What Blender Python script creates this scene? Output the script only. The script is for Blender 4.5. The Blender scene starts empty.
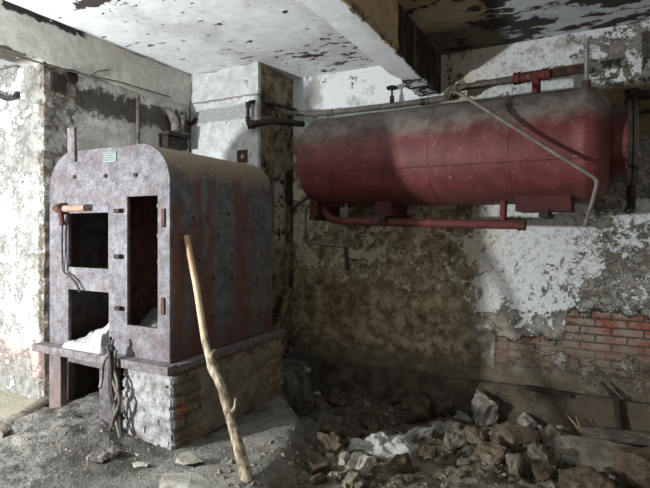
import bpy, bmesh, math, random
from mathutils import Vector, Matrix, noise
R = random.Random(7)
C = bpy.context.scene.collection
V = Vector
# ------------------------------------------------------------------ camera model
F = 488.0
TH = math.atan(255/488.0)
CT, ST = math.cos(TH), math.sin(TH)
EYE = V((0, 0, 1.5))
HOR = 230.0
def ray(px, py):
    r = (px-325)/F; u = (HOR-py)/F
    return V((r*CT-ST, r*ST+CT, u))
def hy(px, py, y): d = ray(px, py); return EYE+d*(y/d.y)
def hx(px, py, x): d = ray(px, py); return EYE+d*(x/d.x)
def hz(px, py, z): d = ray(px, py); return EYE+d*((z-1.5)/d.z)
def sst(v, a, b):
    t = max(0, min(1, (v-a)/(b-a))); return t*t*(3-2*t)
def lerp(a, b, t): return a+(b-a)*t
def interp(v, tab):
    if v <= tab[0][0]: return tab[0][1]
    for (a, b), (c, d) in zip(tab, tab[1:]):
        if v <= c: return b+(d-b)*(v-a)/(c-a)
    return tab[-1][1]
# ------------------------------------------------------------------ node helper
def S(r, g, b):
    f = lambda c: c/255/12.92 if c/255 <= .04045 else ((c/255+.055)/1.055)**2.4
    return (f(r), f(g), f(b), 1)
class G:
    def __init__(s, name, rough=.9, metal=0, spec=.3):
        s.m = bpy.data.materials.new(name); s.m.use_nodes = True
        s.t = s.m.node_tree; s.t.nodes.clear()
        s.o = s.t.nodes.new('ShaderNodeOutputMaterial'); s.b = s.t.nodes.new('ShaderNodeBsdfPrincipled')
        s.t.links.new(s.b.outputs[0], s.o.inputs[0])
        s.b.inputs['Roughness'].default_value = rough; s.b.inputs['Metallic'].default_value = metal
        s.b.inputs['Specular IOR Level'].default_value = spec
        tc = s.t.nodes.new('ShaderNodeTexCoord'); s.P = tc.outputs['Object']
        sp = s.t.nodes.new('ShaderNodeSeparateXYZ'); s.t.links.new(s.P, sp.inputs[0])
        s.x, s.y, s.z = sp.outputs
    def L(s, i, v):
        if isinstance(v, bpy.types.NodeSocket): s.t.links.new(v, i)
        else: i.default_value = v
    def ma(s, op, a, b=0.0, clamp=False):
        n = s.t.nodes.new('ShaderNodeMath'); n.operation = op; n.use_clamp = clamp
        s.L(n.inputs[0], a); s.L(n.inputs[1], b); return n.outputs[0]
    def add(s, a, b): return s.ma('ADD', a, b)
    def sub(s, a, b): return s.ma('SUBTRACT', a, b)
    def mul(s, a, b): return s.ma('MULTIPLY', a, b)
    def mx(s, a, b): return s.ma('MAXIMUM', a, b)
    def inv(s, a): return s.ma('SUBTRACT', 1.0, a)
    def st(s, v, lo, hi):
        n = s.t.nodes.new('ShaderNodeMapRange'); n.interpolation_type = 'SMOOTHSTEP'; n.clamp = True
        if lo > hi: return s.inv(s.st(v, hi, lo))
        s.L(n.inputs[0], v); n.inputs[1].default_value = lo; n.inputs[2].default_value = hi; return n.outputs[0]
    def band(s, v, a, b, w): return s.mul(s.st(v, a-w, a+w), s.st(v, b+w, b-w))
    def vec(s, sc, off=(0, 0, 0), src=None):
        n = s.t.nodes.new('ShaderNodeMapping'); n.inputs['Scale'].default_value = sc; n.inputs['Location'].default_value = off
        s.L(n.inputs[0], src or s.P); return n.outputs[0]
    def no(s, sc, det=5, rough=.6, v=None, dist=0, off=None):
        n = s.t.nodes.new('ShaderNodeTexNoise'); n.inputs['Scale'].default_value = sc
        n.inputs['Detail'].default_value = det; n.inputs['Roughness'].default_value = rough; n.inputs['Distortion'].default_value = dist
        if off: v = s.vec((1, 1, 1), (off, off*1.7, off*.6), v)
        s.L(n.inputs['Vector'], v or s.P); return n.outputs['Fac']
    def warp(s, amt, sc=4):
        n = s.t.nodes.new('ShaderNodeTexNoise'); n.inputs['Scale'].default_value = sc; n.inputs['Detail'].default_value = 4
        s.L(n.inputs['Vector'], s.P)
        m = s.t.nodes.new('ShaderNodeVectorMath'); m.operation = 'MULTIPLY_ADD'
        s.L(m.inputs[0], n.outputs['Color']); m.inputs[1].default_value = (amt, amt, amt); s.L(m.inputs[2], s.P); return m.outputs[0]
    def vo(s, sc, v=None, feat='F1', out='Distance'):
        n = s.t.nodes.new('ShaderNodeTexVoronoi'); n.feature = feat; n.inputs['Scale'].default_value = sc
        s.L(n.inputs['Vector'], v or s.P); return n.outputs[out]
    def mix(s, f, a, b):
        n = s.t.nodes.new('ShaderNodeMix'); n.data_type = 'RGBA'
        s.L(n.inputs[0], f); s.L(n.inputs[6], a); s.L(n.inputs[7], b); return n.outputs[2]
    def brick(s, v, c1, c2, mo, w=.255, h=.075, ms=.008):
        n = s.t.nodes.new('ShaderNodeTexBrick'); s.L(n.inputs['Vector'], v)
        s.L(n.inputs['Color1'], c1); s.L(n.inputs['Color2'], c2); s.L(n.inputs['Mortar'], mo)
        n.inputs['Scale'].default_value = 1; n.inputs['Mortar Size'].default_value = ms; n.inputs['Mortar Smooth'].default_value = .3
        n.inputs['Brick Width'].default_value = w; n.inputs['Row Height'].default_value = h; n.inputs['Bias'].default_value = 0
        return n.outputs['Color'], n.outputs['Fac']
    def bump(s, h, dist=.01, strength=1.0, normal=None):
        n = s.t.nodes.new('ShaderNodeBump'); n.inputs['Distance'].default_value = dist; n.inputs['Strength'].default_value = strength
        s.L(n.inputs['Height'], h)
        if normal: s.L(n.inputs['Normal'], normal)
        return n.outputs[0]
    def fin(s, col, h=None, dist=.01, rough=None):
        s.L(s.b.inputs['Base Color'], col)
        if h is not None: s.L(s.b.inputs['Normal'], s.bump(h, dist))
        if rough is not None: s.L(s.b.inputs['Roughness'], rough)
        return s.m
# ------------------------------------------------------------------ materials
def plaster_back():
    g = G('peeling_plaster_over_brick')
    n1, n2, n3 = g.no(1.7, 8, .68), g.no(7, 8, .65, off=3), g.no(38, 4, .7)
    w = g.warp(.12, 5)
    base = g.mix(g.st(n2, .35, .66), S(112, 97, 73), S(188, 172, 142))
    base = g.mix(g.mul(g.st(g.no(13, 5, .7, off=8), .5, .66), .8), base, S(74, 60, 44))
    grey = g.mix(g.st(n2, .4, .62), S(104, 100, 90), S(156, 153, 143))
    right = g.st(g.add(g.x, g.mul(n1, 1.4)), -.75, .25)  # left part browner, plaster and remnants alike: boiler's shade partly painted in
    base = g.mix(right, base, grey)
    crack = g.mul(g.mul(g.st(g.vo(11, g.warp(.3, 7), 'DISTANCE_TO_EDGE'), .05, .004), g.st(n2, .42, .52)), g.mul(g.st(g.x, -.2, .05), g.st(g.z, 2.6, 2.4)))
    base = g.mix(g.mul(crack, .75), base, S(58, 52, 44))
    # white paint remnants
    bias = g.mul(g.band(g.add(g.x, g.mul(g.sub(n1, .5), 1.2)), -.95, .05, .3), .085)
    bias = g.add(bias, g.mul(g.st(g.z, 2.55, 2.75), g.add(.015, g.mul(g.st(g.x, -1.2, -1.5), .1))))
    bias = g.add(bias, g.mul(g.st(g.z, .75, 1.25), .05))
    bias = g.sub(bias, g.mul(g.st(g.z, .9, .3), .12))
    n5 = g.no(4.2, 8, .74, off=13, dist=.4); n6 = g.no(17, 6, .72, off=15)
    pn = g.add(g.add(g.mul(n1, .12), g.mul(n5, .62)), g.mul(n6, .26))
    bias = g.sub(bias, g.mul(g.mul(g.st(g.x, .12, .25), g.band(g.z, 1.8, 2.55, .06)), .09))  # fewer white flakes beside the tank end: deepens its cast shadow in the colour
    pw = g.st(g.add(pn, bias), .54, .56)
    white = g.mix(g.st(n6, .3, .52), S(150, 150, 144), S(218, 222, 222))
    white = g.mix(g.mul(g.st(n3, .58, .66), .5), white, S(110, 104, 94))
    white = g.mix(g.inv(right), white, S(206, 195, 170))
    up = g.st(g.z, 2.6, 2.8)
    white = g.mix(g.mul(up, g.st(g.x, -1.2, -1.5)), white, S(226, 229, 230))
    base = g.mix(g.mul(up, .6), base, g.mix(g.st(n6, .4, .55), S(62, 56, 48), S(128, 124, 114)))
    col = g.mix(pw, base, white)
    # grey-green smears over the tank, beige rub at the right
    col = g.mix(g.mul(g.mul(up, g.st(g.no(2.6, 5, .6, off=5), .52, .62)), .7), col, S(150, 148, 138))
    col = g.mix(g.mul(g.mul(g.st(g.x, .05, .12), g.band(g.z, 2.35, 2.82, .04)), g.st(g.add(n1, n2), .7, .85)), col, S(128, 112, 84))
    # exposed brick low at the right
    bv = g.t.nodes.new('ShaderNodeCombineXYZ'); g.L(bv.inputs[0], g.x); g.L(bv.inputs[1], g.z)
    c1 = g.mix(g.st(n3, .35, .65), S(136, 66, 50), S(158, 92, 72)); c2 = g.mix(g.st(n2, .4, .6), S(116, 78, 64), S(158, 136, 118))
    bc, bf = g.brick(bv.outputs[0], c1, c2, S(84, 74, 62), ms=.009)
    bc = g.mix(g.mul(g.st(g.no(5, 7, .74, off=11), .46, .58), g.sub(.85, g.mul(bf, .7))), bc, g.mix(n6, S(112, 104, 92), S(176, 168, 156)))
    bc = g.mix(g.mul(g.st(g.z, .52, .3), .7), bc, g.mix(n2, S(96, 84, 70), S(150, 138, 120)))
    bc = g.mix(g.mul(g.st(g.x, -.1, -.2), .3), bc, S(140, 126, 112))
    jit = g.mul(g.sub(n2, .5), .5)
    top = g.add(.42, g.mul(g.st(g.x, -.16, -.1), .31))
    zz = g.add(g.z, jit)
    bm_ = g.mul(g.st(g.sub(top, zz), -.005, .015), g.st(g.add(g.x, g.mul(g.sub(n1, .5), .5)), -.78, -.74))
    bm_ = g.mul(bm_, g.st(g.add(g.z, g.mul(jit, .6)), .08, .2))
    bm_ = g.mul(bm_, g.st(g.add(g.add(n5, g.mul(n6, .2)), g.mul(g.st(g.z, .3, .5), .2)), .54, .57))
    rim = g.mul(g.band(g.sub(top, zz), -.02, .012, .008), g.st(g.x, -.8, -.7))
    col = g.mix(bm_, col, bc)
    col = g.mix(g.mul(rim, .8), col, S(50, 42, 34))
    # soil-stained foot of the wall, rust-brown patch at left
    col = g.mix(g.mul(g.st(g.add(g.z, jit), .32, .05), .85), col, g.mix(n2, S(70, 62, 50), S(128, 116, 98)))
    col = g.mix(g.mul(g.mul(g.band(g.x, -2.75, -2.2, .12), g.band(g.z, .3, .9, .2)), .35), col, S(112, 66, 40))
    h = g.add(g.mul(pw, .5), g.add(g.mul(n2, .9), g.mul(n3, .35)))
    h = g.sub(h, g.mul(g.mul(crack, g.inv(bm_)), .5)); h = g.sub(h, g.mul(bm_, g.add(.9, g.mul(bf, .7))))
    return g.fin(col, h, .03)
def plaster_left():
    g = G('rough_grey_wall_plaster')
    n1, n2, n3 = g.no(2.2, 7, .65), g.no(9, 8, .7, off=2), g.no(45, 4, .7)
    col = g.mix(g.st(n2, .36, .64), S(182, 180, 172), S(228, 227, 220))
    col = g.mix(g.mul(g.st(n3, .55, .68), .5), col, S(110, 106, 96))
    zz = g.add(g.z, g.mul(g.sub(n2, .5), .45))
    soot = g.mul(g.band(zz, 2.62, 2.88, .03), g.st(g.add(n1, g.mul(n3, .3)), .45, .58))
    soot = g.mx(soot, g.mul(g.st(g.add(n1, n2), 1.16, 1.26), .5))
    col = g.mix(g.mul(soot, .9), col, S(56, 50, 44))
    return g.fin(col, g.add(n2, g.mul(n3, .5)), .05)
def plaster_lintel():
    g = G('pale_lintel_plaster')
    n1, n2, n3 = g.no(2, 6, .6), g.no(11, 7, .65), g.no(60, 3, .7)
    col = g.mix(g.st(n2, .3, .7), S(176, 174, 164), S(206, 204, 195))
    col = g.mix(g.mul(g.st(n1, .5, .66), .5), col, S(186, 176, 160))
    zz = g.add(g.z, g.mul(g.sub(n2, .5), .16))
    chip = g.mul(g.st(zz, 3.3, 3.325), g.mul(g.st(g.y, 3.1, 3.0), g.st(n2, .40, .45)))
    edge = g.mul(g.st(zz, 3.0, 2.985), g.mul(g.st(g.y, 2.65, 2.5), .9))
    col = g.mix(g.mx(chip, edge), col, S(48, 42, 36))
    return g.fin(col, g.add(g.mul(n2, .6), g.mul(n3, .25)), .02)
def plaster_pier():
    g = G('flaking_whitewash')
    n1, n2, n3 = g.no(2.8, 8, .7), g.no(10, 7, .7, off=4), g.no(50, 3, .7)
    p = g.st(g.add(g.mul(n1, .6), g.mul(n2, .4)), .50, .53)
    col = g.mix(p, g.mix(g.st(n2, .4, .62), S(146, 145, 140), S(108, 105, 98)), g.mix(g.st(n3, .3, .62), S(222, 224, 221), S(184, 185, 182)))
    red = g.mul(g.mul(g.st(g.z, .62, .45), g.st(g.z, .08, .2)), g.st(g.add(n1, g.mul(n2, .5)), .74, .8))
    col = g.mix(g.mul(red, .55), col, S(160, 96, 80))
    arr = g.mul(g.st(g.add(g.x, g.mul(n2, .1)), -4.21, -4.165), g.st(n2, .42, .52))
    col = g.mix(g.mul(arr, .85), col, S(88, 74, 60))
    return g.fin(col, g.add(g.mul(p, .5), g.add(n2, g.mul(n3, .3))), .02)
def plaster_pillar():
    g = G('shaded_side_pillar_plaster')
    n1, n2, n3 = g.no(2.2, 8, .65), g.no(8, 8, .68, off=6), g.no(50, 4, .7)
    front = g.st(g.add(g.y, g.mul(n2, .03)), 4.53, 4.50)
    p = g.st(g.add(g.mul(n1, .5), g.mul(n2, .5)), .40, .44)
    fr = g.mix(p, S(150, 150, 144), g.mix(g.st(n2, .35, .62), S(206, 208, 207), S(176, 178, 176)))
    jz = g.add(g.z, g.mul(g.sub(n2, .5), .08))
    fr = g.mix(g.mul(g.band(jz, 2.76, 2.92, .012), g.st(n3, .3, .5)), fr, S(146, 148, 146))
    fr = g.mix(g.mul(g.band(jz, 3.0, 3.02, .006), .8), fr, S(96, 88, 78))
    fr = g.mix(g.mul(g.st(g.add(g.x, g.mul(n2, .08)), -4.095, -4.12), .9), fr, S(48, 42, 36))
    sd = g.mix(g.st(n2, .38, .62), S(92, 80, 60), S(150, 138, 114))  # side face browner than the front: its unlit tone painted into the colour
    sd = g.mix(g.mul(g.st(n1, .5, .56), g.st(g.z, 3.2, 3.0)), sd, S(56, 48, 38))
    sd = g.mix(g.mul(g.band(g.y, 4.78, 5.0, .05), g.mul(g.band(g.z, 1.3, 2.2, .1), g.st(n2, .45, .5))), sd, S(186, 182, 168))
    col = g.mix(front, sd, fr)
    return g.fin(col, g.add(n2, g.mul(n3, .35)), .02)
def ceiling_mat():
    g = G('peeling_ceiling_paint')
    n1, n2, n3 = g.no(1.3, 6, .6), g.no(9, 7, .62, off=1), g.no(55, 3, .7)
    col = g.mix(g.st(n2, .3, .7), S(214, 218, 220), S(232, 236, 238))
    col = g.mix(g.mul(g.st(g.add(n1, g.mul(n3, .25)), .62, .72), .45), col, S(176, 172, 160))
    nr = g.mul(g.band(g.x, -2.95, -2.0, .2), g.band(g.y, 4.35, 5.15, .2))
    d = V((0, 0, 0))
    chips = g.st(g.add(g.mul(g.no(6.5, 7, .62, v=g.vec((1, 1.7, 1)), off=2), 1.0), g.add(g.mul(n1, .14), g.mul(nr, .075))), .715, .722)
    fl = g.mul(g.st(g.no(34, 5, .65, off=21), .6, .64), g.st(g.add(n1, g.mul(n2, .3)), .6, .72))
    col = g.mix(g.mul(fl, .7), col, S(140, 130, 114))
    # one large bare patch over the front of the boiler
    q = hz(90, 3, 3.37)
    dx = g.sub(g.x, q.x); dy = g.sub(g.y, q.y)
    dd = g.ma('SQRT', g.add(g.mul(dx, dx), g.mul(g.mul(dy, dy), 5)))
    spot = g.st(g.add(dd, g.mul(g.sub(n2, .5), .4)), .2, .17)
    # right bay: bare and burnt patches, darker towards the back wall
    rb = g.st(g.x, -1.4, -1.3)
    bn = g.add(g.mul(g.no(3.0, 7, .62, v=g.vec((1, 1.5, 1)), off=9), .75), g.mul(n2, .25))
    bay_col = g.mix(g.st(bn, .43, .45), S(56, 49, 41), S(178, 162, 134))
    bay_col = g.mix(g.mul(g.st(g.add(g.y, g.mul(n1, .8)), 4.7, 5.0), .7), bay_col, S(46, 40, 34))
    bare = g.mix(g.mul(g.st(bn, .56, .575), g.st(g.y, 4.45, 4.35)), bay_col, S(188, 180, 160))
    rpaint = g.st(g.add(g.x, g.mul(g.sub(bn, .5), 1.8)), -.72, -.66)
    rc = g.mix(rpaint, bare, g.mix(g.st(bn, .49, .505), S(188, 193, 198), S(56, 51, 46)))
    col = g.mix(g.mx(chips, spot), col, S(64, 60, 54))
    col = g.mix(rb, col, rc)
    h = g.add(g.mul(n2, .3), g.mul(g.mx(chips, g.mul(rb, g.st(bn, .46, .5))), -.7))
    return g.fin(col, h, .015)
def beam_mat():
    g = G('burnt_beam_plaster')
    n1, n2, n3 = g.no(2.6, 7, .65), g.no(10, 7, .68, off=5), g.no(48, 3, .7)
    side = g.st(g.add(g.x, g.mul(g.sub(n2, .5), .1)), -1.352, -1.332)
    wh = g.mix(g.st(n2, .3, .7), S(214, 218, 222), S(230, 234, 238))
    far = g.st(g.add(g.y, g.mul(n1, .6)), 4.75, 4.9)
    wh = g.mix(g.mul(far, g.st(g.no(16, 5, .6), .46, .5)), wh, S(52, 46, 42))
    be = g.mix(g.st(n2, .3, .7), S(172, 154, 124), S(204, 187, 156))
    low = g.mul(g.st(g.add(g.z, g.mul(g.sub(n2, .5), .22)), 3.03, 2.99), 1.0)
    be = g.mix(g.mul(low, g.st(n2, .42, .56)), be, S(104, 88, 64))
    so = g.st(g.add(g.y, g.mul(g.sub(n2, .5), .12)), 3.80, 3.83)
    ash = g.mix(g.st(g.no(9, 7, .7, v=g.vec((1, 1, .25))), .5, .68), S(44, 37, 30), S(120, 106, 84))
    be = g.mix(so, be, ash)
    col = g.mix(side, wh, be)
    return g.fin(col, g.mul(g.add(n2, g.mul(n3, .35)), g.add(.25, side)), .016)
def ground_mat():
    g = G('dusty_soil')
    n1, n2, n3, n4 = g.no(1.6, 7, .65), g.no(8, 8, .68, off=3), g.no(36, 5, .72), g.no(120, 2, .6)
    slab = g.mix(g.st(g.add(g.mul(n2, .7), g.mul(n3, .3)), .4, .6), S(64, 61, 57), S(152, 148, 141))
    slab = g.mix(g.mul(g.st(g.x, -2.5, -2.2), .5), slab, S(150, 147, 138))
    slab = g.mix(g.mul(g.st(n3, .52, .66), .6), slab, S(66, 62, 56))
    soil = g.mul(g.st(g.add(g.x, n1), -1.6, -2.0), g.st(g.add(n1, g.mul(n2, .3)), .62, .74))
    slab = g.mix(g.mul(soil, .7), slab, S(58, 54, 50))
    slab = g.mix(g.mul(g.st(n4, .6, .68), .5), slab, S(170, 168, 160))
    pit = g.mix(g.st(n2, .36, .64), S(74, 65, 53), S(128, 116, 97))
    pit = g.mix(g.mul(g.st(g.y, 4.2, 3.6), .6), pit, g.mix(g.st(n2, .38, .62), S(84, 77, 66), S(150, 141, 124)))
    pit = g.mix(g.mul(g.st(n3, .54, .62), .6), pit, S(150, 140, 120))
    pit = g.mix(g.mul(g.st(n4, .6, .68), .35), pit, S(40, 35, 28))
    ed = g.add(g.x, g.mul(g.sub(n2, .5), .25))
    col = g.mix(g.st(g.add(ed, g.mul(g.y, .28)), -1.02, -.9), slab, pit)
    yel = g.mul(g.st(g.x, -3.9, -4.05), g.st(g.y, 1.8, 2.1))
    col = g.mix(g.mul(yel, .7), col, S(190, 184, 160))
    return g.fin(col, g.add(g.mul(n2, .6), g.add(g.mul(n3, .7), g.mul(n4, .3))), .045)
def foundation_mat():
    g = G('soiled_foundation_concrete')
    n2, n3 = g.no(6, 8, .68), g.no(40, 4, .7)
    col = g.mix(g.st(n2, .34, .66), S(60, 53, 43), S(106, 96, 81))
    col = g.mix(g.mul(g.st(n3, .55, .68), .6), col, S(66, 58, 48))
    col = g.mix(g.mul(g.band(g.x, -.3, .9, .3), .5), col, S(96, 86, 72))
    return g.fin(col, g.add(n2, g.mul(n3, .3)), .03)
def front_mat():
    g = G('scaled_lavender_grey_steel', .7, .0, .4)
    n1, n2, n3 = g.no(3, 6, .6), g.no(14, 7, .7), g.no(80, 4, .75)
    col = g.mix(g.st(n2, .32, .68), S(72, 70, 73), S(116, 113, 118))
    col = g.mix(g.mul(g.st(n3, .54, .68), .6), col, S(150, 146, 150))
    col = g.mix(g.mul(g.st(g.no(60, 5, .75, off=7), .54, .64), .85), col, S(52, 42, 40))
    lowr = g.st(g.add(g.z, g.mul(g.sub(n2, .5), .6)), .5, .25)
    col = g.mix(g.mul(lowr, .5), col, S(118, 92, 80))
    col = g.mix(g.mul(g.st(g.no(5, 7, .7, off=12), .52, .6), .45), col, S(84, 70, 64))
    col = g.mix(g.mul(g.st(n1, .55, .7), .5), col, S(88, 72, 70))
    return g.fin(col, g.add(g.mul(n3, .5), g.mul(n2, .4)), .004)
def shell_mat():
    g = G('rust_streaked_boiler_steel', .75, .0, .35)
    n2, n3 = g.no(9, 7, .7), g.no(70, 4, .75)
    col = g.mix(g.st(n2, .35, .65), S(72, 77, 79), S(106, 111, 111))
    str_ = g.no(1, 7, .7, v=g.vec((1.0, 5.0, .6), src=g.warp(.22, 5)))
    col = g.mix(g.mul(g.st(g.add(str_, g.mul(n3, .2)), .57, .69), .85), col, g.mix(n3, S(84, 52, 42), S(116, 74, 60)))
    col = g.mix(g.mul(g.st(n3, .56, .68), .5), col, S(52, 44, 40))
    col = g.mix(g.mul(g.st(g.z, .95, .65), .6), col, S(84, 54, 44))
    top = g.st(g.add(g.z, g.mul(g.sub(n2, .5), .25)), 1.84, 1.98)
    col = g.mix(g.mul(top, .9), col, g.mix(g.st(n3, .4, .65), S(96, 84, 66), S(136, 122, 98)))
    return g.fin(col, g.add(g.mul(n3, .5), g.mul(n2, .3)), .004)
def tank_mat():
    g = G('dusty_red_tank_paint', .62, .0, .4)
    n2, n3, n4 = g.no(6, 7, .68), g.no(60, 4, .72), g.no(2.2, 5, .6)
    col = g.mix(g.st(n2, .3, .7), S(86, 38, 38), S(114, 58, 57))
    col = g.mix(g.mul(g.st(n3, .57, .66), .45), col, S(84, 34, 32))
    col = g.mix(g.mul(g.st(g.no(26, 6, .7, v=g.vec((1, 1, .5)), off=4), .62, .68), .6), col, S(166, 128, 118))
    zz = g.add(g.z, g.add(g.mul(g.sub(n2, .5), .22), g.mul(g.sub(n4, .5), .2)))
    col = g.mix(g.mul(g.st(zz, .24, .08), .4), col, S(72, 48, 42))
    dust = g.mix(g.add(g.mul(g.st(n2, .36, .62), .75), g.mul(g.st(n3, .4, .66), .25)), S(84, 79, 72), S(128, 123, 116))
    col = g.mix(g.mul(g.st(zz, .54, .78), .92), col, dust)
    col = g.mix(g.mul(g.st(g.no(24, 6, .74, off=2), .57, .68), .6), col, S(48, 38, 35))
    ring = g.mul(g.band(g.x, -1.335, -1.31, .01), g.st(n2, .4, .55))
    col = g.mix(g.mul(ring, .35), col, S(60, 36, 32))
    return g.fin(col, g.add(g.mul(n3, .4), g.mul(n2, .4)), .004, g.mix(g.st(zz, .6, .74), (.6, .6, .6, 1), (.95, .95, .95, 1)))
def simple(name, a, b, sc=14, rough=.85, metal=0, c=None, dist=.006, sc2=60, spec=.3):
    g = G(name, rough, metal, spec)
    n2, n3 = g.no(sc, 7, .68), g.no(sc2, 4, .72)
    col = g.mix(g.st(n2, .33, .67), S(*a), S(*b))
    if c: col = g.mix(g.mul(g.st(n3, .55, .65), .75), col, S(*c))
    return g.fin(col, g.add(g.mul(n2, .5), g.mul(n3, .5)), dist)
def plinth_mat():
    g = G('whitewashed_old_brick')
    n1, n2, n3 = g.no(3, 7, .65), g.no(11, 8, .7), g.no(60, 4, .7)
    col = g.mix(g.st(n1, .4, .6), S(104, 96, 82), S(148, 138, 119))
    col = g.mix(g.mul(g.st(g.no(6, 3, .5, off=4), .62, .66), .8), col, S(150, 88, 64))
    # front: whitewash remains (front lies at small local y)
    fr = g.st(g.y, .06, .03)
    ww = g.st(g.add(n1, g.mul(n2, .4)), .5, .62)
    col = g.mix(g.mul(fr, ww), col, g.mix(g.st(n2, .38, .6), S(108, 107, 104), S(158, 159, 158)))
    col = g.mix(g.mul(g.inv(fr), g.st(g.add(n1, g.mul(n2, .4)), .66, .76)), col, S(146, 132, 108))
    col = g.mix(g.mul(g.st(n3, .58, .68), .5), col, S(70, 60, 50))
    return g.fin(col, g.add(n2, g.mul(n3, .4)), .015)
def wood_mat(name, a, b, c, sc=(30, 30, 3)):
    g = G(name, .75)
    n = g.no(1, 6, .65, v=g.vec(sc)); n2 = g.no(6, 5, .6)
    col = g.mix(g.st(n, .35, .65), S(*a), S(*b)); col = g.mix(g.mul(g.st(n2, .5, .65), .6), col, S(*c))
    return g.fin(col, n, .006)
def stick_mat():
    g = G('half_peeled_branch_wood', .7)
    n = g.no(1, 6, .65, v=g.vec((34, 34, 5), src=g.warp(.02, 9))); n2 = g.no(7, 5, .6)
    bark = g.mix(g.st(n, .36, .62), S(84, 72, 57), S(178, 164, 140))
    peel = g.mix(g.st(n2, .4, .6), S(184, 166, 136), S(166, 144, 116))
    tip = g.st(g.z, 1.12, 1.3)
    peel = g.mix(g.mul(tip, .7), peel, S(158, 122, 96))
    f = g.st(g.add(g.z, g.mul(g.sub(n, .5), .3)), .72, .86)
    return g.fin(g.mix(f, bark, peel), g.mul(n, g.inv(f)), .008)
M = dict(
 back=plaster_back(), left=plaster_left(), lintel=plaster_lintel(), pier=plaster_pier(), pillar=plaster_pillar(),
 ceil=ceiling_mat(), beam=beam_mat(), ground=ground_mat(), found=foundation_mat(), front=front_mat(), shell=shell_mat(),
 tank=tank_mat(), plinth=plinth_mat(), stick=stick_mat(),
 rust=simple('dark_rust', (52, 38, 32), (92, 62, 48), 18, .85, 0, (38, 30, 28)),
 soot=simple('sooty_iron', (36, 31, 28), (62, 53, 46), 12, .8, 0, (26, 23, 21)),
 steel=simple('worn_grey_steel', (70, 66, 68), (108, 103, 105), 16, .65, .1, (62, 50, 44)),
 frame=simple('dusty_frame_steel', (78, 73, 74), (120, 114, 114), 20, .75, .0, (64, 50, 44)),
 pipe=simple('dusty_iron_pipe', (62, 56, 50), (112, 104, 94), 15, .75, .0, (52, 42, 36)),
 pipepale=simple('pale_dusty_pipe', (92, 87, 80), (126, 120, 111), 12, .75, .0, (92, 84, 74)),
 redrust=simple('dark_red_rust', (56, 28, 27), (84, 42, 39), 12, .8, 0, (48, 38, 34)),
 pipered=simple('faded_red_pipe', (76, 36, 35), (104, 54, 50), 12, .75, .0, (60, 38, 34)),
 chrome=simple('bare_metal', (150, 150, 150), (190, 190, 190), 14, .35, .8, (90, 84, 80)),
 plate=simple('greenish_name_plate', (104, 118, 116), (136, 148, 144), 90, .5, .3, (86, 92, 90), .002, 160),
 copper=simple('orange_rusty_tube', (128, 98, 84), (160, 132, 118), 30, .7, .1, (120, 74, 56)),
 cable=simple('black_cable', (30, 29, 31), (54, 52, 54), 30, .6, 0, (90, 86, 86)),
 ash=simple('white_ash', (122, 122, 122), (178, 178, 178), 22, .95, 0, (166, 162, 158), .015),
 clinker=simple('grey_clinker', (84, 78, 74), (140, 134, 130), 24, .95, 0, (60, 54, 50), .015),
 pale=simple('pale_plaster_rubble', (120, 116, 106), (178, 175, 165), 9, .95, 0, (118, 108, 94), .012),
 white=simple('white_plaster_chip', (146, 146, 140), (192, 192, 186), 10, .95, 0, (176, 170, 160), .008),
 conc=simple('broken_concrete', (98, 92, 80), (138, 130, 115), 9, .95, 0, (96, 88, 74), .012),
 tan=simple('tan_rubble', (98, 86, 71), (142, 128, 108), 8, .95, 0, (86, 72, 56), .014),
 dark=simple('earthy_rubble', (62, 53, 43), (104, 91, 73), 8, .95, 0, (44, 38, 31), .014),
 brick=simple('broken_brick', (140, 70, 50), (176, 104, 80), 10, .95, 0, (170, 150, 132), .01),
 wood=wood_mat('grey_weathered_wood', (76, 70, 62), (128, 120, 108), (58, 52, 46), (3, 40, 40)),
 twig=wood_mat('pale_splinter_wood', (150, 130, 100), (188, 168, 134), (112, 94, 70)),
)
# ------------------------------------------------------------------ mesh helpers
WL = {}
def obj(name, bm, mat, parent=None, smooth=False, bevel=0, origin=None):
    """bm holds world coordinates; linked as ONE mesh object"""
    o = V((0, 0, 0))
    if parent: o = WL[parent.name]
    elif origin is not None: o = V(origin)
    bmesh.ops.recalc_face_normals(bm, faces=bm.faces[:])
    if o.length: bmesh.ops.translate(bm, verts=bm.verts[:], vec=-o)
    me = bpy.data.meshes.new(name); bm.to_mesh(me); bm.free()
    me.materials.append(mat)
    if smooth:
        for p in me.polygons: p.use_smooth = True
        me.set_sharp_from_angle(angle=math.radians(42))
    ob = bpy.data.objects.new(name, me); C.objects.link(ob)
    if parent: ob.parent = parent
    elif origin is not None: ob.location = o
    WL[ob.name] = o
    if bevel:
        b = ob.modifiers.new('Bevel', 'BEVEL'); b.width = bevel; b.segments = 2; b.limit_method = 'ANGLE'
    return ob
def tag(o, label=None, cat=None, group=None, kind=None):
    if label: o['label'] = label
    if cat: o['category'] = cat
    if group: o['group'] = group
    if kind: o['kind'] = kind
    return o
def thing(name, loc, label, cat, group=None):
    o = bpy.data.objects.new(name, None); C.objects.link(o); o.location = loc; o.empty_display_size = .1
    WL[o.name] = V(loc)
    return tag(o, label, cat, group)
def struct(name, bm, m, label, cat, smooth=False): return tag(obj(name, bm, m, smooth=smooth), label, cat, kind='structure')
def B(): return bmesh.new()
def box(bm, a, b):
    a, b = V(a), V(b); vs = [bm.verts.new((x, y, z)) for x in (a.x, b.x) for y in (a.y, b.y) for z in (a.z, b.z)]
    for f in ((0, 1, 3, 2), (4, 6, 7, 5), (0, 4, 5, 1), (2, 3, 7, 6), (0, 2, 6, 4), (1, 5, 7, 3)): bm.faces.new([vs[i] for i in f])
    return bm
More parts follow.
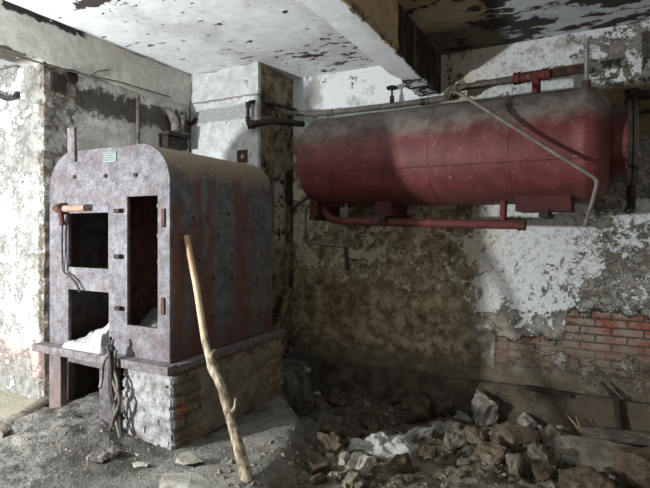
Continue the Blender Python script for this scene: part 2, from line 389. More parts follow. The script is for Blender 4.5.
def obox(bm, c, ax, ay, az, sx, sy, sz):
    c = V(c); ax, ay, az = V(ax).normalized()*sx/2, V(ay).normalized()*sy/2, V(az).normalized()*sz/2
    vs = [bm.verts.new(c+ax*i+ay*j+az*k) for i in (-1, 1) for j in (-1, 1) for k in (-1, 1)]
    for f in ((0, 1, 3, 2), (4, 6, 7, 5), (0, 4, 5, 1), (2, 3, 7, 6), (0, 2, 6, 4), (1, 5, 7, 3)): bm.faces.new([vs[i] for i in f])
    return bm
def rbox(a, b, cell=.08, amp=.008, chip=.03, fr=3.0, seed=0.0):
    """box with worn, chipped arrises: every face a grid, corners eaten inwards"""
    bm = B(); a, b = V(a), V(b); d = b-a
    n = [max(1, min(90, round(d[i]/cell))) for i in range(3)]
    vs = {}
    def v(i, j, k):
        if (i, j, k) in vs: return vs[i, j, k]
        p = V((a.x+d.x*i/n[0], a.y+d.y*j/n[1], a.z+d.z*k/n[2]))
        q = p*fr+V((seed, seed*.7, 0))
        p2 = p+V(noise.noise_vector(q))*amp+V(noise.noise_vector(q*4))*amp*.5
        on = [t for t, (w, m) in enumerate(((i, n[0]), (j, n[1]), (k, n[2]))) if w in (0, m)]
        if len(on) > 1:
            e = max(0, noise.noise(q*2.2+V((9, 1, 4)))*1.2+noise.noise(q*7)*.8)*chip
            for t in on:
                s = 1 if (i, j, k)[t] == 0 else -1
                p2[t] += s*e
        vs[i, j, k] = bm.verts.new(p2); return vs[i, j, k]
    for ax in range(3):
        u, w = [(1, 2), (0, 2), (0, 1)][ax]
        for side in (0, n[ax]):
            for s in range(n[u]):
                for t in range(n[w]):
                    q = []
                    for ds, dt in ((0, 0), (1, 0), (1, 1), (0, 1)):
                        ii = [0, 0, 0]; ii[ax] = side; ii[u] = s+ds; ii[w] = t+dt; q.append(v(*ii))
                    bm.faces.new(q)
    return bm
def frame_of(d):
    d = d.normalized(); u = d.orthogonal().normalized(); return u, d.cross(u)
def cyl(bm, p0, p1, r0, r1=None, seg=16, cap=True):
    p0, p1 = V(p0), V(p1); r1 = r0 if r1 is None else r1
    u, w = frame_of(p1-p0); rings = []
    for p, r in ((p0, r0), (p1, r1)):
        rings.append([bm.verts.new(p+(u*math.cos(6.28319*i/seg)+w*math.sin(6.28319*i/seg))*r) for i in range(seg)])
    for i in range(seg): bm.faces.new((rings[0][i], rings[0][(i+1) % seg], rings[1][(i+1) % seg], rings[1][i]))
    if cap: bm.faces.new(rings[0][::-1]); bm.faces.new(rings[1])
    return bm
def bend(path, rad, k=5):
    path = [V(p) for p in path]; out = [path[0]]
    for a, b, c in zip(path, path[1:], path[2:]):
        r = min(rad, (b-a).length*.45, (c-b).length*.45); s, e = b+(a-b).normalized()*r, b+(c-b).normalized()*r
        for i in range(k+1):
            t = i/k; out.append(s*(1-t)**2+b*2*t*(1-t)+e*t*t)
    return out+[path[-1]]
def tube(bm, path, r, rad=0, seg=12):
    pts = bend(path, rad) if rad else [V(p) for p in path]
    rs = r if isinstance(r, list) else [r]*len(pts)
    d = (pts[1]-pts[0]).normalized(); u = d.orthogonal().normalized(); rings = []
    for i, p in enumerate(pts):
        t = (pts[min(i+1, len(pts)-1)]-pts[max(i-1, 0)]).normalized()
        u = (u-t*u.dot(t)).normalized(); w = t.cross(u)
        rings.append([bm.verts.new(p+(u*math.cos(6.28319*j/seg)+w*math.sin(6.28319*j/seg))*rs[i]) for j in range(seg)])
    for a, b in zip(rings, rings[1:]):
        for j in range(seg): bm.faces.new((a[j], a[(j+1) % seg], b[(j+1) % seg], b[j]))
    bm.faces.new(rings[0][::-1]); bm.faces.new(rings[-1])
    return bm
def lathe(bm, p0, axis, prof, seg=48):
    axis = V(axis).normalized(); u, w = frame_of(axis); rings = []
    for t, r in prof:
        c = V(p0)+axis*t
        rings.append([bm.verts.new(c)] if r < 1e-5 else [bm.verts.new(c+(u*math.cos(6.28319*i/seg)+w*math.sin(6.28319*i/seg))*r) for i in range(seg)])
    for a, b in zip(rings, rings[1:]):
        for i in range(seg):
            j = (i+1) % seg
            if len(a) == 1 and len(b) > 1: bm.faces.new((a[0], b[j], b[i]))
            elif len(b) == 1 and len(a) > 1: bm.faces.new((a[i], a[j], b[0]))
            elif len(a) > 1: bm.faces.new((a[i], a[j], b[j], b[i]))
    return bm
def sheet(loops, th, y, bev=.003):
    """flat plate with holes in the XZ plane, back face at y+th, front at y"""
    cu = bpy.data.curves.new('tmp', 'CURVE'); cu.dimensions = '2D'; cu.fill_mode = 'BOTH'; cu.extrude = th/2-bev; cu.bevel_depth = bev; cu.offset = -bev
    for lp in loops:
        sp = cu.splines.new('POLY'); sp.points.add(len(lp)-1); sp.use_cyclic_u = True
        for p, q in zip(sp.points, lp): p.co = (q[0], q[1], 0, 1)
    ob = bpy.data.objects.new('tmp', cu); C.objects.link(ob)
    me = bpy.data.meshes.new_from_object(ob.evaluated_get(bpy.context.evaluated_depsgraph_get()))
    bm = B(); bm.from_mesh(me); bpy.data.objects.remove(ob); bpy.data.curves.remove(cu); bpy.data.meshes.remove(me)
    bmesh.ops.remove_doubles(bm, verts=bm.verts[:], dist=1e-5)
    for v in bm.verts: x, z, t = v.co; v.co = (x, y+th/2-t, z)
    return bm
def rock(sz, seed, loc, rot=0, tilt=(0, 0), n=22, jag=.12, sub=1):
    rr = random.Random(seed); bm = B()
    for i in range(n):
        p = V((rr.gauss(0, 1), rr.gauss(0, 1), rr.gauss(0, 1))).normalized()
        m = max(abs(p.x), abs(p.y), abs(p.z)); p = p.lerp(p/m, .62)*rr.uniform(.85, 1.05)
        bm.verts.new((p.x*sz[0]/2, p.y*sz[1]/2, p.z*sz[2]/2))
    r = bmesh.ops.convex_hull(bm, input=bm.verts[:])
    bmesh.ops.delete(bm, geom=[v for v in bm.verts if not v.link_faces], context='VERTS')
    for _ in range(sub):
        bmesh.ops.subdivide_edges(bm, edges=bm.edges[:], cuts=1, use_grid_fill=True)
    s = min(sz)
    for v in bm.verts:
        q = v.co/s; v.co += V(noise.noise_vector(q*1.6+V((seed, 0, 0))))*s*jag+V(noise.noise_vector(q*4+V((0, seed, 0))))*s*jag*.5+V(noise.noise_vector(q*9+V((0, 0, seed))))*s*jag*.22
    m = Matrix.Translation(loc) @ Matrix.Rotation(rot, 4, 'Z') @ Matrix.Rotation(tilt[0], 4, 'X') @ Matrix.Rotation(tilt[1], 4, 'Y')
    bmesh.ops.transform(bm, matrix=m, verts=bm.verts[:])
    return bm
# ------------------------------------------------------------------ ground
EDGE = [(1.2, -1.45), (2.0, -1.6), (2.42, -1.69), (2.9, -1.82), (3.22, -1.93), (3.5, -2.12), (3.75, -2.4), (4.1, -2.62), (5.2, -2.8)]
def gh(x, y):
    e = interp(y, EDGE)+noise.noise(V((x*3, y*3, 2)))*.04
    s = sst(x, e+.16, e-.02)
    slab = .11*math.exp(-(((x+3.5)/.5)**2+((y-2.2)/.42)**2))+.05*math.exp(-(((x+2.95)/.35)**2+((y-2.3)/.3)**2))
    slab += .13*math.exp(-(((x+3.48)/.34)**2+((y-2.8)/.3)**2))
    soft = sst(x, -2.3, -2.8)*sst(y, 2.75, 2.5)
    slab += soft*(noise.noise(V((x*7, y*7, 11)))*.03+noise.noise(V((x*15, y*15, 12)))*.022)
    slab += noise.noise(V((x*2.3, y*2.3, 5)))*.022+noise.noise(V((x*9, y*9, 1)))*.012
    if x < -3.9: slab *= .6
    low = interp(y, [(2.4, -.13), (3.1, -.16), (3.45, -.2), (3.9, -.3), (4.4, -.42), (4.8, -.42), (5.2, -.38)])
    low += .07*math.exp(-(((x+.75)/.5)**2+((y-4.05)/.25)**2))+.05*sst(x, -.2, .4)*sst(y, 4.9, 4.2)
    low += noise.noise(V((x*2.6, y*2.6, 9)))*.05+noise.noise(V((x*8, y*8, 3)))*.042+noise.noise(V((x*19, y*19, 7)))*.022
    lip = sst(y, 3.0, 1.8)
    return lerp(lerp(low, -.05, lip*.7), slab, s)+noise.noise(V((x*24, y*24, 4)))*.006
def ghit(px, py):
    z = -.1
    for _ in range(12): p = hz(px, py, z); z = .5*z+.5*gh(p.x, p.y)
    p.z = gh(p.x, p.y); return p
def axis_pts(a, b, fa, fb, fine, coarse):
    out = [a]; v = a
    while v < b-1e-6:
        v += fine if fa <= v < fb else coarse; out.append(min(v, b))
    return out
xs = axis_pts(-7.4, 3.6, -4.6, 1.0, .032, .16); ys = axis_pts(-2.6, 5.5, 1.7, 5.3, .032, .16)
bm = B(); grid = [[bm.verts.new((x, y, gh(x, y))) for y in ys] for x in xs]
for i in range(len(xs)-1):
    for j in range(len(ys)-1): bm.faces.new((grid[i][j], grid[i+1][j], grid[i+1][j+1], grid[i][j+1]))
struct('floor', bm, M['ground'], 'dusty floor slab dropping to a rubble pit along the back wall', 'floor', True)
# ------------------------------------------------------------------ room shell
H = 3.37; YB = 5.2; XL = -4.2
struct('ceiling', box(B(), (-7.4, -2.6, H), (3.6, 5.5, H+.2)), M['ceil'], 'white ceiling with peeling paint and burnt bare patches', 'ceiling')
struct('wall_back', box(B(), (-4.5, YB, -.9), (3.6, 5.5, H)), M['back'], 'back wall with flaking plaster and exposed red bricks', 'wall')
struct('wall_left', rbox((XL-.35, 2.75, -.2), (XL+.03, YB, H), .09, .012, .02), M['left'], 'rough grey left wall with a burnt dark band near its top', 'wall', True)
struct('wall_pier', rbox((-7.4, 2.65, -.2), (XL+.036, 2.95, 3.0), .05, .008, .03, seed=3), M['pier'], 'bright flaking whitewashed wall end at the left edge', 'wall', True)
struct('trim_1', rbox((XL-.3, -2.6, 2.975), (XL+.05, 4.46, H-.002), .08, .007, .03, seed=5), M['lintel'], 'pale plastered lintel beam running under the ceiling at left', 'beam', True)
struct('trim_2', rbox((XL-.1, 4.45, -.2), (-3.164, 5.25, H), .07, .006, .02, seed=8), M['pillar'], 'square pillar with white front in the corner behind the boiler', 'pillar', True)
struct('trim_3', rbox((-1.57, -2.6, 2.95), (-1.32, YB+.05, H), .06, .005, .022, seed=11), M['beam'], 'ceiling beam with white underside and burnt beige side', 'beam', True)
struct('trim_4', rbox((-3.2, YB-.07, -.9), (3.6, YB+.1, -.04), .06, .018, .04, seed=13), M['found'], 'dark soiled foundation strip at the foot of the back wall', 'foundation', True)
# ------------------------------------------------------------------ boiler
BX0, BX1, BY0, BY1, ZB, ZT, RC = -3.84, -2.51, 2.49, 3.76, .58, 2.12, .29
def arch(x0, x1, z0, z1, r, k=12):
    pts = [(x0, z0)]
    for i in range(k+1): a = math.pi-math.pi/2*i/k; pts.append((x0+r+r*math.cos(a), z1-r+r*math.sin(a)))
    for i in range(k+1): a = math.pi/2-math.pi/2*i/k; pts.append((x1-r+r*math.cos(a), z1-r+r*math.sin(a)))
    return pts+[(x1, z0)]
def fp(px, py, y=BY0): p = hy(px, py, y); return (p.x, p.z)
def rect(px0, py0, px1, py1):
    x0, z0 = fp(px0, (py0+py1)/2)[0], 0; x1 = fp(px1, (py0+py1)/2)[0]
    zt = fp((px0+px1)/2, py0)[1]; zb = fp((px0+px1)/2, py1)[1]
    return [(x0, zb), (x1, zb), (x1, zt), (x0, zt)]
boiler = thing('boiler', (-3.17, 3.1, 0), 'arched iron boiler casing with empty door openings on a brick plinth', 'boiler')
W1 = rect(68, 213, 108, 268); W2 = rect(68, 291, 108.5, 346); W3 = rect(127, 196, 157.5, 327)
W2[0] = (W2[0][0], ZB+.02); W2[1] = (W2[1][0], ZB+.02)
front = obj('front_plate', sheet([arch(BX0, BX1, ZB, ZT, RC), W1, W2, W3], .03, BY0, .005), M['front'], boiler, True)
def shellbm(x0, x1, z0, z1, r, y0, y1, th):
    bm = B(); o = arch(x0, x1, z0, z1, r, 14); i = arch(x0+th, x1-th, z0, z1-th, r-th, 14)
    n = 22; rings = []
    for k in range(n+1):
        y = lerp(y0, y1, k/n)
        def wob(p, s):
            q = V((p[0]*1.5, y*1.5, p[1]*1.5)); w = noise.noise(q)*.006
            return V((p[0]+w*(1 if p[0] > -3.1 else -1), y, p[1]+w))
        rings.append(([bm.verts.new(wob(p, 1)) for p in o], [bm.verts.new(wob(p, 1)) for p in i]))
    m = len(o)
    for (a, b), (c, d) in zip(rings, rings[1:]):
        for j in range(m-1):
            bm.faces.new((a[j], a[j+1], c[j+1], c[j])); bm.faces.new((b[j], d[j], d[j+1], b[j+1]))
        bm.faces.new((a[0], c[0], d[0], b[0])); bm.faces.new((a[m-1], b[m-1], d[m-1], c[m-1]))
    for a, b in (rings[0], rings[-1]):
        for j in range(m-1): bm.faces.new((a[j], b[j], b[j+1], a[j+1]))
    return bm
sbm = shellbm(BX0+.004, BX1-.004, ZB, ZT-.004, RC, BY0+.03, BY1, .02)
shell = obj('shell', sbm, M['shell'], boiler, True)
obj('rear_plate', sheet([arch(BX0+.024, BX1-.024, ZB, ZT-.024, RC-.02)], .02, BY1-.03), M['rust'], boiler)
obj('partition', box(B(), (-3.14, BY0+.03, ZB), (-3.1, BY1-.03, ZT-.03)), M['rust'], boiler)
bm = B(); zs = W1[0][1]-.05; box(bm, (BX0+.03, BY0+.035, zs), (-3.14, BY1-.04, zs+.03)); obj('shelf_plate', bm, M['rust'], boiler)
obj('floor_plate', box(B(), (BX0+.02, BY0+.03, ZB-.02), (BX1-.02, BY1-.02, ZB)), M['rust'], boiler)
# seam straps on the shell side are bands of rivets
for k, (px, py) in enumerate([(194, 218), (207, 217.6), (229, 214), (254, 213), (219, 235), (245, 230), (262, 229), (199, 259), (232, 255), (262, 253), (214, 278.6),
               (232, 277.5), (244, 277.5), (258, 277.5), (214, 315.6), (232, 313.8), (244, 312), (258, 315.6)]):
    p = hx(px, py, BX1); p.x = BX1-.008
    obj('rivet', lathe(B(), p, (1, 0, 0), [(0, .017), (.008, .015), (.014, .009), (.016, 0)], 10), M['rust'], shell, True)
# base frame of angle bars
bm = B()
def bar(a, b, w, h): d = V(b)-V(a); obox(bm, (V(a)+V(b))/2, d, d.cross(V((0, 0, 1))), (0, 0, 1), d.length, w, h)
bar((-3.93, 2.45, .55), (-2.44, 2.45, .55), .1, .06); bar((-2.47, 2.49, .55), (-2.47, 3.84, .55), .09, .05)
obj('base_frame', bm, M['frame'], boiler, bevel=.006)
obj('grate_bar', obox(B(), (-3.38, 2.5, .485), (1, 0, -.02), (0, 1, 0), (0, 0, 1), .42, .04, .06), M['steel'], boiler, bevel=.004)
for x0, x1, m in ((-3.80, -3.655, 'front'), (-3.2, -3.03, 'steel')):
    obj('leg', box(B(), (x0, 2.46, -.02), (x1, 2.52, .525)), M[m], boiler, bevel=.006)
# fittings on the front plate
x, z = fp(73.5, 145); bm = B(); obox(bm, (x, BY0-.012, z), (1, 0, 0), (0, 1, 0), (-.02, 0, 1), .085, .024, .27)
obj('lug', bm, M['frame'], boiler, bevel=.003)
x, z = fp(110.5, 157); npl = obj('nameplate', box(B(), (x-.068, BY0-.008, z-.038), (x+.068, BY0, z+.038)), M['plate'], boiler, bevel=.003)
bm = B()
for r_ in range(4):
    rr = random.Random(r_)
    x0 = x-.055
    while x0 < x+.045:
        w_ = rr.uniform(.008, .026); box(bm, (x0, BY0-.0095, z+.024-r_*.017), (min(x0+w_, x+.055), BY0-.0075, z+.03-r_*.017)); x0 += w_+.006
obj('embossed_lines', bm, M['steel'], npl)
for px, py in ((75, 177), (106, 176), (136, 175)):
    x, z = fp(px, py); obj('bolt', cyl(B(), (x, BY0-.012, z), (x, BY0+.01, z), .017, .015, 6), M['soot'], boiler)
for px, py in ((120.5, 211), (120.5, 256.5), (121, 308)):
    x, z = fp(px, py); bm = cyl(B(), (x-.03, BY0-.022, z), (x+.026, BY0-.022, z), .017, .017, 12); box(bm, (x-.012, BY0-.022, z-.014), (x+.012, BY0+.01, z+.014))
    obj('hinge', bm, M['soot'], boiler, True)
for px, py, h_ in ((164, 218, .13), (163.5, 306, .12)):
    x, z = fp(px, py); obj('latch', box(B(), (x-.016, BY0-.012, z-h_/2), (x+.016, BY0+.004, z+h_/2)), M['rust'], boiler, bevel=.004)
a, b = fp(70, 209), fp(91, 208)
obj('tube_stub', tube(B(), [(a[0], BY0-.045, a[1]), (b[0], BY0-.045, b[1])], .026, 0, 14), M['copper'], boiler, True)
bm = B(); c_ = fp(64, 209); lathe(bm, (c_[0]+.01, BY0-.05, c_[1]), (0, -1, 0), [(-.05, .05), (-.02, .05), (0, .035), (.03, .03), (.03, 0)], 12)
bm2 = tube(bm, [(c_[0]-.06, BY0-.04, c_[1]+.0), (c_[0]+.02, BY0-.06, c_[1]+.03), (c_[0]+.04, BY0-.05, c_[1]-.05), (c_[0]+.05, BY0-.05, c_[1]-.13)], .02, .04)
obj('tap', bm2, M['rust'], boiler, True)
# ledge dirt on the right door jamb
for k, (px, py) in enumerate(((155, 205), (155, 235), (155.5, 262))):
    x, z = fp(px, py); obj('jamb_lug', obox(B(), (x, BY0+.05, z), (1, 0, .4), (0, 1, 0), (-.4, 0, 1), .045, .03, .03), M['steel'], boiler, bevel=.004)
# ------------------------------------------------------------------ heaps in the boiler
def heap(x0, x1, y0, y1, zf, hf, seed, cell=.018):
    bm = B(); nx, ny = max(2, round((x1-x0)/cell)), max(2, round((y1-y0)/cell)); g = []
    for i in range(nx+1):
        row = []
        for j in range(ny+1):
            x, y = lerp(x0, x1, i/nx), lerp(y0, y1, j/ny); e = min(i, nx-i, j, ny-j)
            q = V((x*12, y*12, seed)); h = max(0.004, hf(i/nx, j/ny)+noise.noise(q)*.03+noise.noise(q*2.7)*.026) if e else 0
            row.append(bm.verts.new((x, y, zf+h)))
        g.append(row)
    for i in range(nx):
        for j in range(ny): bm.faces.new((g[i][j], g[i+1][j], g[i+1][j+1], g[i][j+1]))
    bd = [e for e in bm.edges if len(e.link_faces) == 1]; bmesh.ops.holes_fill(bm, edges=bd, sides=0)
    return bm
o = obj('ash_heap', heap(W2[0][0]+.005, W2[1][0]-.005, BY0-.06, 3.15, ZB, lambda u, v: .03+.20*u**1.2*sst(v, -.15, .22)+.02*v, 2), M['ash'], None, True, origin=(-3.4, 2.8, ZB))
tag(o, 'white ash heap spilling from the lower left boiler opening', 'ash')
o = obj('clinker_heap', heap(-3.09, BX1-.03, BY0+.04, 3.5, ZB, lambda u, v: .16+.26*sst(v, 0, .5)*(.5+.5*u), 5), M['clinker'], None, True, origin=(-2.8, 3, ZB))
tag(o, 'grey clinker heap inside the tall right boiler door opening', 'clinker')
# ------------------------------------------------------------------ brick plinth
pl = thing('brick_plinth', (-2.68, 2.44, 0), 'low whitewashed brick plinth carrying the right side of the boiler', 'plinth')
bm = B(); rr = random.Random(3)
box(bm, (-2.915, 2.456, -.12), (-2.452, 3.82, .515))
for c in range(8):
    z0 = -.09+c*.0765; z1 = z0+.067
    if z1 > .525: z1 = .522
    off = .125 if c % 2 else 0
    x = -2.93-off
    while x < -2.45:
        a, b = max(x, -2.93), min(x+.24, -2.44)
        if b-a > .03: j = rr.uniform(-.002, .005); box(bm, (a, 2.44+j, z0+rr.uniform(-.003, .003)), (b, 2.52, z1))
        x += .25
    y = 2.45-off
    while y < 3.84:
        a, b = max(y, 2.45), min(y+.24, 3.84)
        if b-a > .03: j = rr.uniform(-.005, .003); box(bm, (-2.56, a, z0+rr.uniform(-.003, .003)), (-2.435+j, b, z1))
        y += .25
bmesh.ops.bevel(bm, geom=bm.edges[:], offset=.012, segments=2, affect='EDGES')
bmesh.ops.subdivide_edges(bm, edges=[e for e in bm.edges if e.calc_length() > .05], cuts=2, use_grid_fill=True)
for v in bm.verts: v.co += V(noise.noise_vector(v.co*8))*.011
obj('bricks', bm, M['plinth'], pl, True)
# plaster skim left on the side
o = rbox((-2.46, 2.72, .0), (-2.428, 3.6, .47), .05, .012, .05, seed=2)
obj('plaster_skim', o, M['conc'], pl, True)
o = rbox((-2.9, 2.444, .03), (-2.47, 2.47, .51), .035, .016, .03, fr=5, seed=6); obj('whitewash_skim', o, M['plinth'], pl, True)
bm = B(); box(bm, (-3.82, 3.2, -.1), (-2.9, 3.5, .5)); box(bm, (-3.82, 2.62, -.1), (-3.7, 3.21, .51)); obj('footing_screen', bm, M['soot'], pl)  # left wall added to block light under the boiler, dark to keep the ash pit dim
# ------------------------------------------------------------------ tank
TA = V((-2.66, 4.72, 2.225)); TB_ = V((.27, 4.585, 2.195)); TR = .475
ax = (TB_-TA).normalized(); TLn = (TB_-TA).length
tank = thing('storage_tank', (-1.25, 4.66, 1.72), 'long red cylindrical tank dusty on top mounted high on the back wall', 'tank')
prof = []
hd = .2
for i in range(11): a = math.pi/2*i/10; prof.append((hd-hd*math.cos(a), TR*math.sin(a)))
for t in (.21, .24): prof.append((t, TR+.004))
prof.append((.245, TR))
for k in range(1, 30): prof.append((lerp(.245, TLn-.245, k/30), TR+noise.noise(V((k*.4, 0, 0)))*.003))
prof.append((TLn-.245, TR)); prof += [(TLn-.24, TR+.004), (TLn-.21, TR+.004)]
for i in range(11): a = math.pi/2*(1-i/10); prof.append((TLn-hd+hd*math.cos(a), TR*math.sin(a)))
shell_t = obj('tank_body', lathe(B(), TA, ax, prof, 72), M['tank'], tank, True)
up = V((0, 0, 1)); fwd_ = ax.cross(up).normalized()
if fwd_.y > 0: fwd_ = -fwd_
for t in (.3, 1.5, 2.17, 2.72):
    bm = lathe(B(), TA+ax*t, ax, [(-.008, TR-.003), (-.005, TR+.0035), (.005, TR+.0035), (.008, TR-.003)], 72)
    obj('weld_seam', bm, M['tank'], shell_t, True)
an = math.radians(-19)
d_ = fwd_*math.cos(an)+up*math.sin(an)
obj('long_weld_seam', tube(B(), [TA+ax*.3+d_*TR, TA+ax*1.5+d_*(TR+.001), TA+ax*2.72+d_*TR], .0045, 0, 6), M['pipered'], shell_t, True)
# manhole neck and flange on the right end
obj('manhole_neck', cyl(B(), TB_-ax*.08, TB_+ax*.1, .27, .27, 40), M['tank'], tank, True)
obj('manhole_flange', lathe(B(), TB_+ax*.06, ax, [(0, 0), (0, .34), (.03, .34), (.032, .325), (.04, .325), (.042, .34), (.07, .34), (.07, 0)], 40), M['soot'], tank, True)
# saddles
def saddle(t, w, half, drop, m, label):
    c = TA+ax*t; y_w = YB-.02; k = 16
    root = thing('saddle_bracket', (c.x, YB-.05, c.z-TR-drop), label, 'bracket', 'steel saddle brackets under the red tank')
    bm = B()
    pts = []
    for i in range(k+1): a = math.radians(-90-half+2*half*i/k); pts.append((math.cos(a)*(TR+.006), math.sin(a)*(TR+.006)))
    lowz = -(TR+drop)
    lo = [(pts[0][0], lowz), (pts[-1][0], lowz)]
    outl = pts+[lo[1], lo[0]]
    A = [bm.verts.new(c-ax*w/2-fwd_*p[0]+up*p[1]) for p in outl]; Bq = [bm.verts.new(c+ax*w/2-fwd_*p[0]+up*p[1]) for p in outl]
    n = len(outl); bm.faces.new(A); bm.faces.new(Bq[::-1])
    for i in range(n): j = (i+1) % n; bm.faces.new((A[i], A[j], Bq[j], Bq[i]))
    obj('saddle', bm, m, root)
    z = c.z-TR-drop
    bm = B(); box(bm, (c.x-.035, c.y-.3, z-.05), (c.x+.035, y_w+.01, z)); obj('bracket_arm', bm, M['soot'], root, bevel=.004)
    return root
saddle(.2, .1, 30, .1, M['redrust'], 'dark red saddle bracket under the left end of the tank')
saddle(.98, .16, 26, .1, M['redrust'], 'dark red saddle bracket under the middle of the tank')
saddle(2.4, .42, 30, .07, M['redrust'], 'wide rusty saddle bracket under the right part of the tank')
# ------------------------------------------------------------------ pipes
def pth(pts): return [hy(*p) for p in pts]
def collar(root, p, d, r, l, m, name='collar'):
    d = V(d).normalized(); p = V(p)
    return obj(name, lathe(B(), p-d*l/2, d, [(0, r*.8), (0, r), (l*.25, r), (l*.3, r*.92), (l*.7, r*.92), (l*.75, r), (l, r), (l, r*.8)], 14), m, root, True)
# long pipe above the tank
p = pth([(258, 112, 4.85), (318, 114, 5.06), (395, 105.5, 5.06), (447, 98, 5.06)])
root = thing('water_pipe', p[1], 'long pale pipe with a valve running along the wall above the tank', 'pipe')
obj('pipe_run', tube(B(), p, .032, .1), M['pipepale'], root, True)
v = hy(392, 105, 5.06); vv = obj('valve', cyl(B(), v+V((0, 0, -.03)), v+V((0, 0, .1)), .03, .022, 14), M['soot'], root, True)
obj('valve_stem', cyl(B(), v+V((0, 0, .09)), v+V((0, 0, .19)), .011, .011, 10), M['soot'], vv, True)
bm = lathe(B(), v+V((0, 0, .175)), up, [(0, .02), (.0, .058), (.012, .064), (.024, .058), (.024, .02)], 18); obj('hand_wheel', bm, M['soot'], vv, True)
collar(root, hy(330, 112.6, 5.06), p[2]-p[1], .042, .08, M['pipepale']); collar(root, hy(425, 101.5, 5.06), p[3]-p[2], .042, .09, M['pipe'])
# elbow loop by the pillar
p = pth([(303, 124, 4.95), (270, 121, 4.5), (248, 125, 4.38), (248, 102, 4.38), (262, 101, 4.55), (296, 110, 5.05)])
root = thing('pipe_elbow_loop', p[2], 'dark square pipe loop projecting at the pillar corner', 'pipe')
obj('pipe_run', tube(B(), p[2:], .02, .05), M['soot'], root, True)
obj('lower_pipe', tube(B(), [p[2], p[1], p[0]], .036, .08), M['soot'], root, True)
collar(root, p[2]+(p[1]-p[2])*.12, p[1]-p[2], .05, .07, M['soot']); collar(root, p[2]+V((0, 0, .06)), up, .03, .05, M['soot']); collar(root, p[3]+V((0, 0, -.03)), up, .03, .05, M['soot'])
# feed pipe over the right half of the tank with red tee
tt = TA+ax*(2.17)+up*TR
q0 = hy(447, 99, 4.9); q1 = hy(447, 90, 4.9); q2 = hy(530, 76.5, 4.75); q3 = hy(584, 68.5, 4.8)
root = thing('feed_pipe', q1, 'grey feed pipe with red tee along the top of the tank', 'pipe')
obj('pipe_run', tube(B(), [q0, q1, q2], .034, .06), M['pipe'], root, True)
obj('flat_duct', obox(B(), (q2+q3)/2, q3-q2, (q3-q2).cross(up), up, (q3-q2).length, .05, .075), M['rust'], root, bevel=.012)
tee = obj('tee', tube(B(), [q2+(q1-q2)*.12, q2+(q3-q2)*.3], .047, 0, 16), M['pipered'], root, True)
qt = q2+(q3-q2)*.12
obj('drop_pipe', cyl(B(), qt, V((qt.x, qt.y, 2.6)), .038, .038, 14), M['pipered'], tee, True)
collar(root, q2+(q1-q2)*.14, q2-q1, .058, .05, M['pipered']); collar(root, q2+(q3-q2)*.3, q3-q2, .056, .05, M['pipered'])
collar(root, q1+(q2-q1)*.1, q2-q1, .046, .08, M['pipe'])
# bare vertical stub on the tank
b_ = hy(586.5, 84, 4.66); t_ = hy(586.5, 42, 4.66)
root = thing('vent_pipe', b_, 'short bare metal pipe standing upright on the right end of the tank', 'pipe')
obj('pipe_stub', cyl(B(), b_-V((0, 0, .04)), t_, .021, .021, 16), M['chrome'], root, True)
collar(root, b_, up, .034, .05, M['rust'])
# diagonal pipe in front of the tank
p = [hy(449, 97, 4.85), hy(452, 91, 4.7), hy(460, 93.5, 4.1), hy(598, 180, 3.98), hy(594, 196, 4.0), hy(585, 226, 4.1)]
root = thing('overflow_pipe', p[3], 'thin pale pipe slanting down across the front of the tank', 'pipe')
obj('pipe_run', tube(B(), p, .0145, .04), M['pipepale'], root, True)
collar(root, p[0], p[1]-p[0], .03, .06, M['pipe'], 'elbow')
# red pipe below the tank
p = pth([(322, 208, 4.6), (330, 219, 4.55), (345, 221.5, 4.5), (526, 225, 4.42)])
root = thing('drain_pipe', p[2], 'thick red pipe running level under the tank', 'pipe')
obj('pipe_run', tube(B(), p, [.04]*len(bend(p, .08)), .08), M['pipered'], root, True)
c = hy(503, 216, 4.5); obj('riser', cyl(B(), hy(503, 225, 4.44), V((hy(503, 225, 4.44).x, 4.5, 1.78)), .03, .03, 12), M['pipered'], root, True)
collar(root, p[3]-(p[3]-p[2])*.02, p[3]-p[2], .05, .06, M['rust'])
# small square loop with a tap
p = pth([(322, 206, 4.66), (305.5, 206, 4.62), (305.5, 242, 4.62), (345.5, 246.5, 4.55), (346.5, 207, 4.55)])
root = thing('gauge_pipe', p[2], 'thin square pipe loop hanging below the left end of the tank', 'pipe')
p[4].z = 1.78
obj('pipe_run', tube(B(), p, .019, .04), M['pipepale'], root, True)
for i in (2, 3): collar(root, p[i]+V((0, 0, .05)), up, .028, .05, M['pipe'])
q = hy(346, 247, 4.55); e = hy(347.5, 270, 4.56)
tp = obj('tap', tube(B(), [q, (q+e)/2, e], .022, 0), M['soot'], root, True)
obj('tap_handle', obox(B(), hy(352, 259.5, 4.52), (1, 0, -.1), (0, 1, 0), up, .1, .025, .025), M['soot'], tp, bevel=.005)
# strut from wall by the pillar
p = pth([(308, 197, 4.75), (292, 209, 5.17)])
o = obj('pipe_strut', tube(B(), p, .022), M['pipe'], None, True, origin=p[1]); tag(o, 'short slanting iron strut between the tank end and the pillar', 'strut')
# pipes at the right frame edge
a_ = hy(632, 98, 4.95); b_ = hy(631, 192, 4.95)
root = thing('riser_pipe', b_, 'dark upright pipe with side branches beside the tank flange', 'pipe')
obj('pipe_run', tube(B(), [V((a_.x, 4.95, a_.z+.03)), b_-V((0, 0, .15)), b_+V((0, .24, -.15))], .035, .06), M['soot'], root, True)
c = hy(618, 98, 4.95); obj('side_branch', tube(B(), [V((.35, 4.95, c.z)), V((2.4, 4.95, c.z+.02))], .04), M['soot'], root, True)
obj('side_branch', tube(B(), [V((a_.x, 4.97, c.z-.14)), V((2.4, 4.97, c.z-.12))], .022), M['soot'], root, True)
collar(root, V((a_.x, 4.95, c.z)), up, .055, .12, M['soot'])
